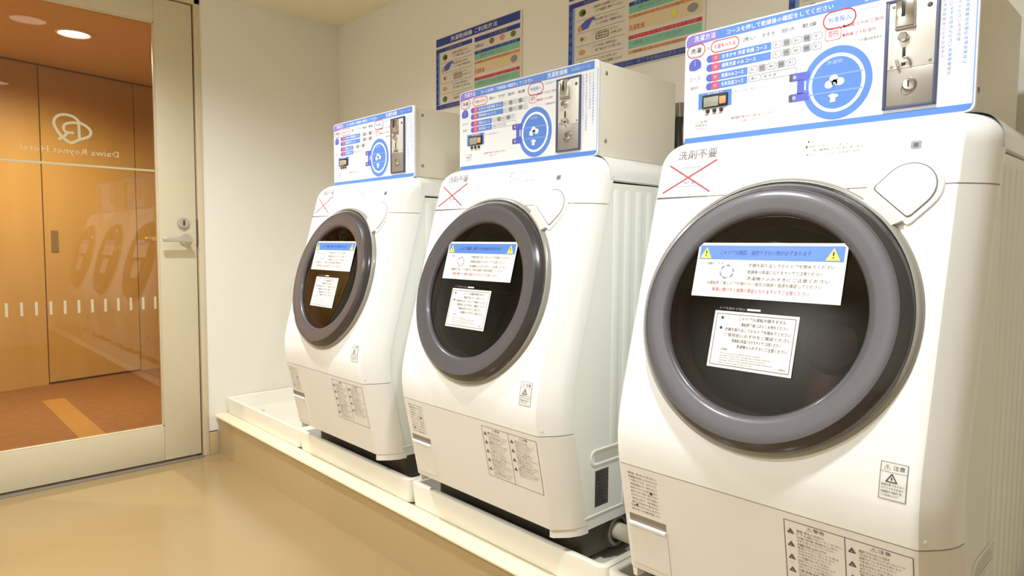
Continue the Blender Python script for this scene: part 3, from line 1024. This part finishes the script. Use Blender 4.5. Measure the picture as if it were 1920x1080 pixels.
# ================================================================== coin box
B0 = (0, -0.33, 1.187)
cb = thing('coin_box', (MX[0], B0[1], B0[2]), '', 'coin box', 'coin boxes on the washers', base=B0)
PO = Vector((0, -0.498, 1.187))
HB = 0.2265
mb = MB()
mb.box(-0.2555, 0.2555, -0.491, -0.166, 1.188, 1.187 + HB - 0.003, m_box, 0.003)
casing = mb.build('casing', cb)
for s in (-1, 1):
    for (yy, zz) in ((-0.465, 1.385), (-0.465, 1.225)):
        mb = MB()
        mb.lathe([(0.0, 0.0022), (0.003, 0.0022), (0.005, 0.0008), (0.0055, 0.0)], Vector((s * 0.2555, yy, zz)), Y, Z, X * s, m_cash, 12)
        mb.build('screw', casing)
mb = MB()
pts = rrect(-0.2597, 0.0, 0.2597, HB, 0.012)
lo = [PO + X * x + Z * y - Y * 0.0 + Y * 0.0065 for x, y in pts]
hi = [PO + X * x + Z * y + Y * 0.0008 for x, y in pts]
pin = rrect(-0.2589, 0.0008, 0.2589, HB - 0.0008, 0.0112)
hi2 = [PO + X * x + Z * y for x, y in pin]
mb.grid([lo, hi, hi2], m_plate, closed_u=True, cap0=True, cap1=True)
plate = mb.build('front_plate', cb, 30)

mb = MB()
pr = Print(mb, PO, X, Z, -Y, 0.0001)
R_, T_, C_ = pr.rect, pr.text, pr.ell
# title bar
pr.poly([(-0.2565, 0.2005), (-0.186, 0.2045), (-0.186, 0.2235), (-0.246, 0.2235), (-0.2530, 0.2205), (-0.2565, 0.2130)], 'violet', 1)
R_(-0.186, 0.2045, 0.246, 0.2235, 'blue', 1)
T_('洗濯方法', -0.238, 0.2085, -0.190, 0.2205, 'white', 2)
T_('コースを押して乾燥後の確認をしてください', -0.165, 0.2085, 0.040, 0.2185, 'white', 2)
T_('洗濯乾燥機', 0.092, 0.2075, 0.160, 0.2210, 'white', 2)
R_(0.166, 0.2065, 0.240, 0.2215, 'blue', 2)
T_('全自動コイン式', 0.174, 0.2100, 0.234, 0.2180, 'pale', 3)
# right border and bottom bar with rounded end
pr.poly([(-0.2560, 0.0022), (0.246, 0.0022), (0.2530, 0.0052), (0.2565, 0.0130), (-0.2560, 0.0130)], 'blue', 1)
R_(0.2552, 0.013, 0.2568, 0.205, 'lblue', 1)


def pill(x0, y0, x1, y1, ink, w=0.0022):
    pr.outline(rrect(x0, y0, x1, y1, min((x1 - x0), (y1 - y0)) / 2 - 1e-4, 6), w, ink, 2)


pill(-0.2535, 0.1775, -0.2130, 0.2035, 'red', 0.0016)
T_('洗濯', -0.246, 0.1855, -0.221, 0.1960, 'black', 2)
T_('→', -0.211, 0.188, -0.202, 0.193, 'pink', 2)
pill(-0.1990, 0.1790, -0.1385, 0.2015, 'red', 0.0016)
T_('お金を入れる', -0.192, 0.1860, -0.146, 0.1950, 'red', 2)
for q in range(4):
    T_(('洗い', 'すすぎ', '脱水', '乾燥')[q], -0.130 + q * 0.0385, 0.1868, -0.130 + q * 0.0385 + 0.026, 0.1950, 'grey', 2)
pill(0.0235, 0.1740, 0.0780, 0.2040, 'red', 0.0020)
T_('料金投入', 0.0325, 0.1850, 0.070, 0.1945, 'blue', 2)
pr.outline(rrect(0.0275, 0.1545, 0.0545, 0.1755, 0.005), 0.0012, 'pink', 2)
T_('百円', 0.0330, 0.1600, 0.0490, 0.1700, 'red', 2)
T_('百円硬貨専用です', 0.084, 0.1930, 0.122, 0.1990, 'pale', 2)
T_('●洗濯 三十分 二百円', 0.0570, 0.1715, 0.1220, 0.1775, 'brick', 2)
T_('●乾燥 三十分 百円', 0.0570, 0.1560, 0.1110, 0.1620, 'brick', 2)
T_('つり銭は出ません', 0.084, 0.1420, 0.1220, 0.1475, 'grey', 2)
# course rows
rows_ = [(0.1660, -0.0725, 'おまかせ 洗濯 乾燥 コース'), (0.1480, -0.0725, '標準洗濯 のみ コース'), (0.1280, -0.1190, '乾燥のみコース'), (0.1110, -0.1190, '毛布洗濯コース')]
for q, (yc, xe, tx) in enumerate(rows_):
    yc += 0.002
    R_(-0.200, yc - 0.0072, xe, yc + 0.0072, 'blue', 1)
    pr.rr(-0.2085, yc - 0.0072, -0.192, yc + 0.0072, 0.0068, 'indigo', 2)
    pr.rr(-0.1955, yc - 0.0074, -0.1800, yc + 0.0074, 0.003, 'rose', 3)
    R_(-0.1910, yc - 0.0030, -0.1845, yc + 0.0030, 'pink', 4)
    T_(tx, -0.1740, yc - 0.0042, xe - (0.008 if q != 1 else 0.03), yc + 0.0042, 'white', 2)
    xx = xe + 0.003
    nb = (5, 5, 5, 2)[q]
    for w in range(nb):
        wd = (0.0165 if q < 2 else 0.0165) if q < 3 else (0.024, 0.068)[w]
        pr.outline(rrect(xx, yc - 0.0060, xx + wd, yc + 0.0060, 0.004), 0.0009, 'lgrey', 1)
        if q < 3 and w in (1, 3):
            pr.rr(xx + 0.002, yc - 0.0050, xx + wd - 0.002, yc + 0.0050, 0.003, 'lgrey', 2)
        T_(('洗い', 'すすぎ', '脱水', '乾燥', '終了')[w], xx + 0.004, yc - 0.003, xx + min(wd - 0.004, 0.03), yc + 0.003, 'grey', 3)
        xx += wd + 0.0022
# dial icon
pr.poly([(-0.2350, 0.1500)] + [(-0.2350 + 0.0145 * math.cos(math.radians(a_)), 0.1600 + 0.0145 * math.sin(math.radians(a_))) for a_ in range(-25, 230, 15)], 'indigo', 1)
R_(-0.2358, 0.160, -0.2342, 0.171, 'lav', 2)
T_('コース', -0.248, 0.130, -0.222, 0.137, 'lgrey', 1)
T_('選択', -0.245, 0.112, -0.226, 0.118, 'lgrey', 1)
# display backing
R_(-0.2250, 0.0690, -0.1510, 0.1010, 'blue', 1)
T_('残り時間 分', -0.205, 0.0965, -0.170, 0.0998, 'white', 2)
T_('残り時間の表示です', -0.146, 0.0910, -0.085, 0.0965, 'pale', 1)
T_('選択', -0.209, 0.0545, -0.199, 0.0580, 'lgrey', 1)
T_('開始 停止', -0.192, 0.0545, -0.168, 0.0580, 'lgrey', 1)
T_('●洗濯終了後はすぐに取り出してください', -0.150, 0.0400, -0.062, 0.0450, 'brick', 1)
T_('お願いします', -0.128, 0.0325, -0.098, 0.0370, 'pink', 1)
for q in range(3):
    T_(('ご注意', '貴重品は', '入れない')[q], -0.231, 0.0410 - q * 0.0068, -0.203, 0.0458 - q * 0.0068, 'lgrey', 1)
# big round flow chart
cx, cy = 0.0497, 0.0788
C_(cx, cy, 0.0595, 0.0640, 'blue', 2, 64)
C_(cx, cy, 0.0482, 0.0512, 'white', 3, 64)
C_(cx, cy, 0.0425, 0.0455, 'blue', 4, 64)
for yy in (0.0925, 0.0635):
    R_(cx - 0.049, yy - 0.0012, cx + 0.044, yy + 0.0012, 'lblue', 5)
for (yy) in (0.1005, 0.0630):
    R_(-0.0330, yy - 0.0072, 0.0020, yy + 0.0072, 'indigo', 3)
    R_(-0.0350, yy - 0.0060, -0.0290, yy + 0.0060, 'grey', 4)
    R_(-0.0280, yy - 0.0030, -0.0220, yy + 0.0030, 'lav', 4)
R_(-0.0200, 0.0690, -0.0080, 0.0940, 'indigo', 3)
R_(-0.0060, 0.074, -0.0035, 0.090, 'white', 5)
T_('洗濯物', 0.0325, 0.1120, 0.0590, 0.1190, 'pale', 5)
for (px_, py_, rx_, ry_) in ((0.0375, 0.0770, 0.0075, 0.0070), (0.0455, 0.0865, 0.0075, 0.0070), (0.0560, 0.0800, 0.0078, 0.0068), (0.0470, 0.0790, 0.0050, 0.0060)):
    C_(px_, py_, rx_, ry_, 'white', 6, 14)
C_(0.0465, 0.0755, 0.0022, 0.0030, 'blue', 7, 12)
pr.poly([(0.0365, 0.0575), (0.0440, 0.0605), (0.0530, 0.0580), (0.0550, 0.0545), (0.0500, 0.0530), (0.0490, 0.0455), (0.0400, 0.0455), (0.0410, 0.0530)], 'white', 6)
# right column of vertical text
for q, (xx, y0_, y1_) in enumerate(((0.212, 0.085, 0.198), (0.222, 0.055, 0.198), (0.233, 0.105, 0.198), (0.243, 0.075, 0.198))):
    cols = '衣類の洗濯乾燥前に必ずお読みください洗濯槽確認'
    n = int((y1_ - y0_) / 0.0072)
    for w in range(n):
        pr.text(cols[(w + q * 5) % len(cols)], xx - 0.0026, y1_ - (w + 1) * 0.0072 + 0.001, xx + 0.0026, y1_ - w * 0.0072 - 0.0008, 'lblue' if q % 2 else 'lav', 2)
mb.build('plate_printing', plate, 0)
print_obj = plate.children[-1]

# display window and buttons
mb = MB()
mb.box(-0.2150, -0.1590, -0.5025, -0.4970, 1.187 + 0.0695, 1.187 + 0.0955, m_black, 0.002)
mb.box(-0.2105, -0.1775, -0.5030, -0.5020, 1.187 + 0.0710, 1.187 + 0.0905, INK['lcd'], 0.0004)
mb.box(-0.1752, -0.1608, -0.5040, -0.5015, 1.187 + 0.0735, 1.187 + 0.0885, INK['orange'], 0.001)
mb.build('display', cb)
for q in range(3):
    mb = MB()
    xx = -0.2030 + q * 0.0152
    mb.lathe([(0.0, 0.004), (0.0028, 0.004), (0.0040, 0.0025), (0.0042, 0.0)], Vector((xx, -0.498, 1.187 + 0.0630)), X, Z, -Y, m_gap, 14)
    mb.build('button', cb)

# coin mechanism
mb = MB()
xa, xb, za, zb = 0.1275, 0.2060, 0.0185, 0.1975
mb.box(xa, xb, -0.5005, -0.4970, 1.187 + za, 1.187 + zb, INK['navy'] if False else m_cash, 0.001)
fr = mat('plate_border', rgb(70, 78, 110), 0.4)
for (p0, p1, q0, q1) in ((xa, xb, za, za + 0.0042), (xa, xb, zb - 0.0042, zb), (xa, xa + 0.0050, za, zb), (xb - 0.0042, xb, za, zb)):
    mb.box(p0, p1, -0.5035, -0.4972, 1.187 + q0, 1.187 + q1, fr, 0.0006)
coin = mb.build('coin_mechanism', cb)
mb = MB()
mb.box(xa + 0.0052, xb - 0.0044, -0.5018, -0.500, 1.187 + 0.0835, 1.187 + zb - 0.0044, m_steel, 0.0006)
mb.build('steel_plate', coin)
mb = MB()
mb.box(xa + 0.0052, xb - 0.0044, -0.5022, -0.500, 1.187 + za + 0.0044, 1.187 + 0.0830, m_cash, 0.0006)
cd = mb.build('cash_door', coin)
mb = MB()
mb.lathe([(0.0, 0.006), (0.004, 0.006), (0.0085, 0.0055), (0.0105, 0.003), (0.011, 0.0)], Vector((0.1675, -0.5022, 1.187 + 0.056)), X, Z, -Y, m_chrome, 24)
mb.lathe([(0.0075, 0.0012), (0.0085, 0.0012), (0.0090, 0.0)], Vector((0.1630, -0.5022, 1.187 + 0.048)), X, Z, -Y, m_cash, 20)
mb.box(0.1665, 0.1685, -0.5088, -0.508, 1.187 + 0.051, 1.187 + 0.061, m_black)
mb.build('cash_lock', coin)
mb = MB()
mb.box(0.1440, 0.1725, -0.5090, -0.5010, 1.187 + 0.1500, 1.187 + 0.1925, m_chrome, 0.0018)
mb.box(0.1530, 0.1585, -0.5096, -0.5080, 1.187 + 0.1660, 1.187 + 0.1905, m_black, 0.0004)
mb.box(0.1430, 0.1735, -0.5070, -0.5010, 1.187 + 0.1465, 1.187 + 0.1505, m_cash, 0.001)
mb.build('coin_slot', coin)
mb = MB()
mb.lathe([(0.0, 0.010), (0.006, 0.010), (0.0075, 0.008), (0.008, 0.0)], Vector((0.1565, -0.5018, 1.187 + 0.1335)), X, Z, -Y, m_chrome, 20)
mb.build('reject_knob', coin)
mb = MB()
mb.box(0.1550, 0.1595, -0.5026, -0.5016, 1.187 + 0.1010, 1.187 + 0.1175, m_black, 0.0003)
mb.build('coin_gauge', coin)
mb = MB()
mb.tube([(0.1465, -0.503, 1.187 + 0.098), (0.1490, -0.506, 1.187 + 0.090), (0.1520, -0.508, 1.187 + 0.0845)], 0.0020, m_cash, 8)
mb.tube([(0.1680, -0.503, 1.187 + 0.086), (0.1675, -0.506, 1.187 + 0.0935), (0.1640, -0.508, 1.187 + 0.0985), (0.1590, -0.508, 1.187 + 0.0990)], 0.0020, m_cash, 8)
mb.box(0.1540, 0.1600, -0.5030, -0.5020, 1.187 + 0.0880, 1.187 + 0.0930, m_black, 0.0004)
mb.build('coin_return', coin)
for (sx_, sz_, rr_) in ((0.1923, 0.1780, 0.0042), (0.1393, 0.1860, 0.0026), (0.1955, 0.0900, 0.0026), (0.1391, 0.0880, 0.0026)):
    mb = MB()
    mb.lathe([(0.0, 0.0016), (rr_ * 0.6, 0.0016), (rr_, 0.0)], Vector((sx_, -0.5018, 1.187 + sz_)), X, Z, -Y, m_dark if rr_ > 0.003 else m_cash, 14)
    mb.build('screw', coin)

WL = ['white front-loading washer farthest from the camera, beside the empty drip tray',
      'white front-loading washer in the middle of the three',
      'white front-loading washer nearest the camera, largest in view']
BL = ['white coin box with blue print on the farthest washer', 'white coin box with blue print on the middle washer', 'white coin box with blue print on the nearest washer, largest in view']
for i in range(3):
    a_ = wm if i == 0 else copy_tree(wm)
    b_ = cb if i == 0 else copy_tree(cb)
    a_.location.x = MX[i]
    b_.location.x = MX[i]
    a_['label'] = WL[i]
    b_['label'] = BL[i]

# water supply hoses behind the boxes
HLB = ['dark water hose and wall tap behind the farthest coin box', 'dark water hose and wall tap behind the middle coin box', 'dark water hose and wall tap behind the nearest coin box']
for i in range(3):
    if i == 0:
        wh = thing('water_hose', (MX[0] + 0.200, -0.001, 1.1885), HLB[0], 'water hose', 'water hoses behind the coin boxes')
        q = MX[0]
        mb = MB()
        mb.tube([(q + 0.200, -0.060, 1.346), (q + 0.202, -0.064, 1.335), (q + 0.212, -0.084, 1.305), (q + 0.224, -0.100, 1.265), (q + 0.230, -0.106, 1.225), (q + 0.230, -0.106, 1.1885)], 0.012, m_hose, 12)
        mb.build('hose', wh)
        mb = MB()
        mb.cyl((q + 0.200, -0.0005, 1.365), (q + 0.200, -0.058, 1.365), 0.012, m_tap, 16)
        mb.cyl((q + 0.200, -0.060, 1.382), (q + 0.200, -0.060, 1.342), 0.014, m_tap, 16)
        mb.build('tap', wh)
    else:
        c = copy_tree(wh)
        c.location.x = MX[i] + 0.200
        c['label'] = HLB[i]

# ================================================================== posters on the back wall
PZ0, PZ1 = 1.5365, 1.8345


def poster(x0, x1, label):
    W, H = x1 - x0, PZ1 - PZ0
    t = thing('poster', ((x0 + x1) / 2, -0.001, PZ0), label, 'poster', 'instruction posters on the back wall')
    mb = MB()
    mb.prism(rrect(x0, PZ0, x1, PZ1, 0.006), Vector((0, 0, 0)), X, Z, -Y, 0.0005, 0.003, INK['poster'])
    mb.build('sheet', t, 0)
    mb = MB()
    pr = Print(mb, (x0, -0.003, PZ0), X, Z, -Y, 0.0001)
    def R(a, b, c, d, ink, L=1): pr.rect(a * W, (1 - d) * H, c * W, (1 - b) * H, ink, L)
    def T(s, a, b, c, d, ink, L=3): pr.text(s, a * W, (1 - d) * H, c * W, (1 - b) * H, ink, L)
    def E(a, b, ra, rb, ink, L=2): pr.ell(a * W, (1 - b) * H, ra * W, rb * H, ink, L, 16)
    R(0.004, 0.008, 0.98, 0.115, 'navy')
    T('洗濯乾燥機 ご利用方法', 0.19, 0.03, 0.74, 0.095, 'white')
    R(0.004, 0.150, 0.455, 0.205, 'navy')
    T('洗濯乾燥の手順', 0.125, 0.160, 0.33, 0.198, 'lgrey')
    R(0.485, 0.155, 0.98, 0.215, 'navy')
    T('コースと料金表', 0.66, 0.162, 0.84, 0.208, 'lgrey')
    R(0.004, 0.205, 0.055, 0.925, 'lblue')
    R(0.004, 0.205, 0.035, 0.925, 'navy', 2)
    for q in range(7):
        T(('①', '②', '③', '④', '⑤', '⑥', '⑦')[q], 0.008, 0.235 + q * 0.097, 0.031, 0.285 + q * 0.097, 'lblue', 3)
    steps = ['洗濯物を洗濯槽に入れる', '洗剤は自動で投入されます', 'ドアを確実に閉めてください', 'コースを選んで硬貨を投入', 'スタートボタンを押します', '終了後はすぐに取り出し']
    for q in range(5):
        yb = 0.225 + q * 0.142
        R(0.07, yb + 0.134, 0.455, yb + 0.138, 'brown')
        T(steps[q], 0.21, yb + 0.018, 0.40, yb + 0.050, 'brown')
        T(steps[(q + 2) % 6], 0.23, yb + 0.066, 0.44, yb + 0.096, 'grey')
    E(0.120, 0.285, 0.030, 0.040, 'green')
    E(0.130, 0.290, 0.016, 0.024, 'black', 3)
    pr.poly([(0.10 * W, 0.58 * H), (0.12 * W, 0.52 * H), (0.17 * W, 0.53 * H), (0.20 * W, 0.60 * H), (0.225 * W, 0.615 * H), (0.215 * W, 0.64 * H), (0.15 * W, 0.625 * H)], 'indigo', 2)
    E(0.098, 0.455, 0.018, 0.035, 'orange', 3)
    E(0.125, 0.575, 0.032, 0.035, 'tan')
    E(0.118, 0.575, 0.014, 0.020, 'brown', 3)
    pr.outline([(0.235 * W, 0.44 * H), (0.33 * W, 0.44 * H), (0.33 * W, 0.385 * H), (0.235 * W, 0.385 * H)], 0.003, 'brown', 2)
    T('閉める', 0.25, 0.572, 0.315, 0.605, 'brown')
    E(0.120, 0.720, 0.028, 0.030, 'orange')
    E(0.120, 0.860, 0.030, 0.040, 'green')
    # right column
    T('洗濯のみ', 0.488, 0.250, 0.590, 0.300, 'indigo')
    for q in range(3):
        E(0.68 + q * 0.115, 0.262, 0.028, 0.038, ('brown', 'pink', 'green')[q])
    R(0.485, 0.335, 0.98, 0.375, 'navy')
    T('標準コース 三十分 二百円 送風 乾燥', 0.52, 0.340, 0.95, 0.370, 'lblue')
    R(0.485, 0.375, 0.98, 0.455, 'teal')
    T('槽内洗浄 十分', 0.55, 0.390, 0.80, 0.430, 'lgrey')
    R(0.485, 0.470, 0.98, 0.505, 'orange')
    T('毛布コース 六十分 三百円', 0.52, 0.474, 0.86, 0.502, 'brown')
    R(0.485, 0.510, 0.98, 0.640, 'tan')
    E(0.80, 0.570, 0.018, 0.035, 'yellow')
    E(0.92, 0.570, 0.035, 0.045, 'lgrey')
    T('洗濯乾燥', 0.488, 0.575, 0.600, 0.630, 'red')
    R(0.485, 0.680, 0.98, 0.720, 'red')
    T('おまかせコース 洗濯から乾燥まで 全自動', 0.52, 0.684, 0.95, 0.716, 'pink')
    R(0.485, 0.730, 0.98, 0.815, 'teal')
    T('標準 九十分 四百円', 0.52, 0.745, 0.86, 0.790, 'lgrey')
    R(0.485, 0.835, 0.98, 0.870, 'orange')
    T('乾燥のみ 三十分 百円', 0.52, 0.839, 0.86, 0.867, 'brown')
    R(0.004, 0.930, 0.98, 0.990, 'navy')
    T('終了予定時刻を確認してください。終了予定時刻は表示されます。', 0.06, 0.940, 0.96, 0.982, 'lgrey')
    mb.build('poster_printing', t, 0)


poster(0.8215, 1.3430, 'blue and red instruction poster above the farthest washer, nearest the corner')
poster(1.5700, 2.0950, 'blue and red instruction poster behind the middle coin box')
poster(2.3350, 2.8600, 'instruction poster behind the nearest coin box, only a corner in view')
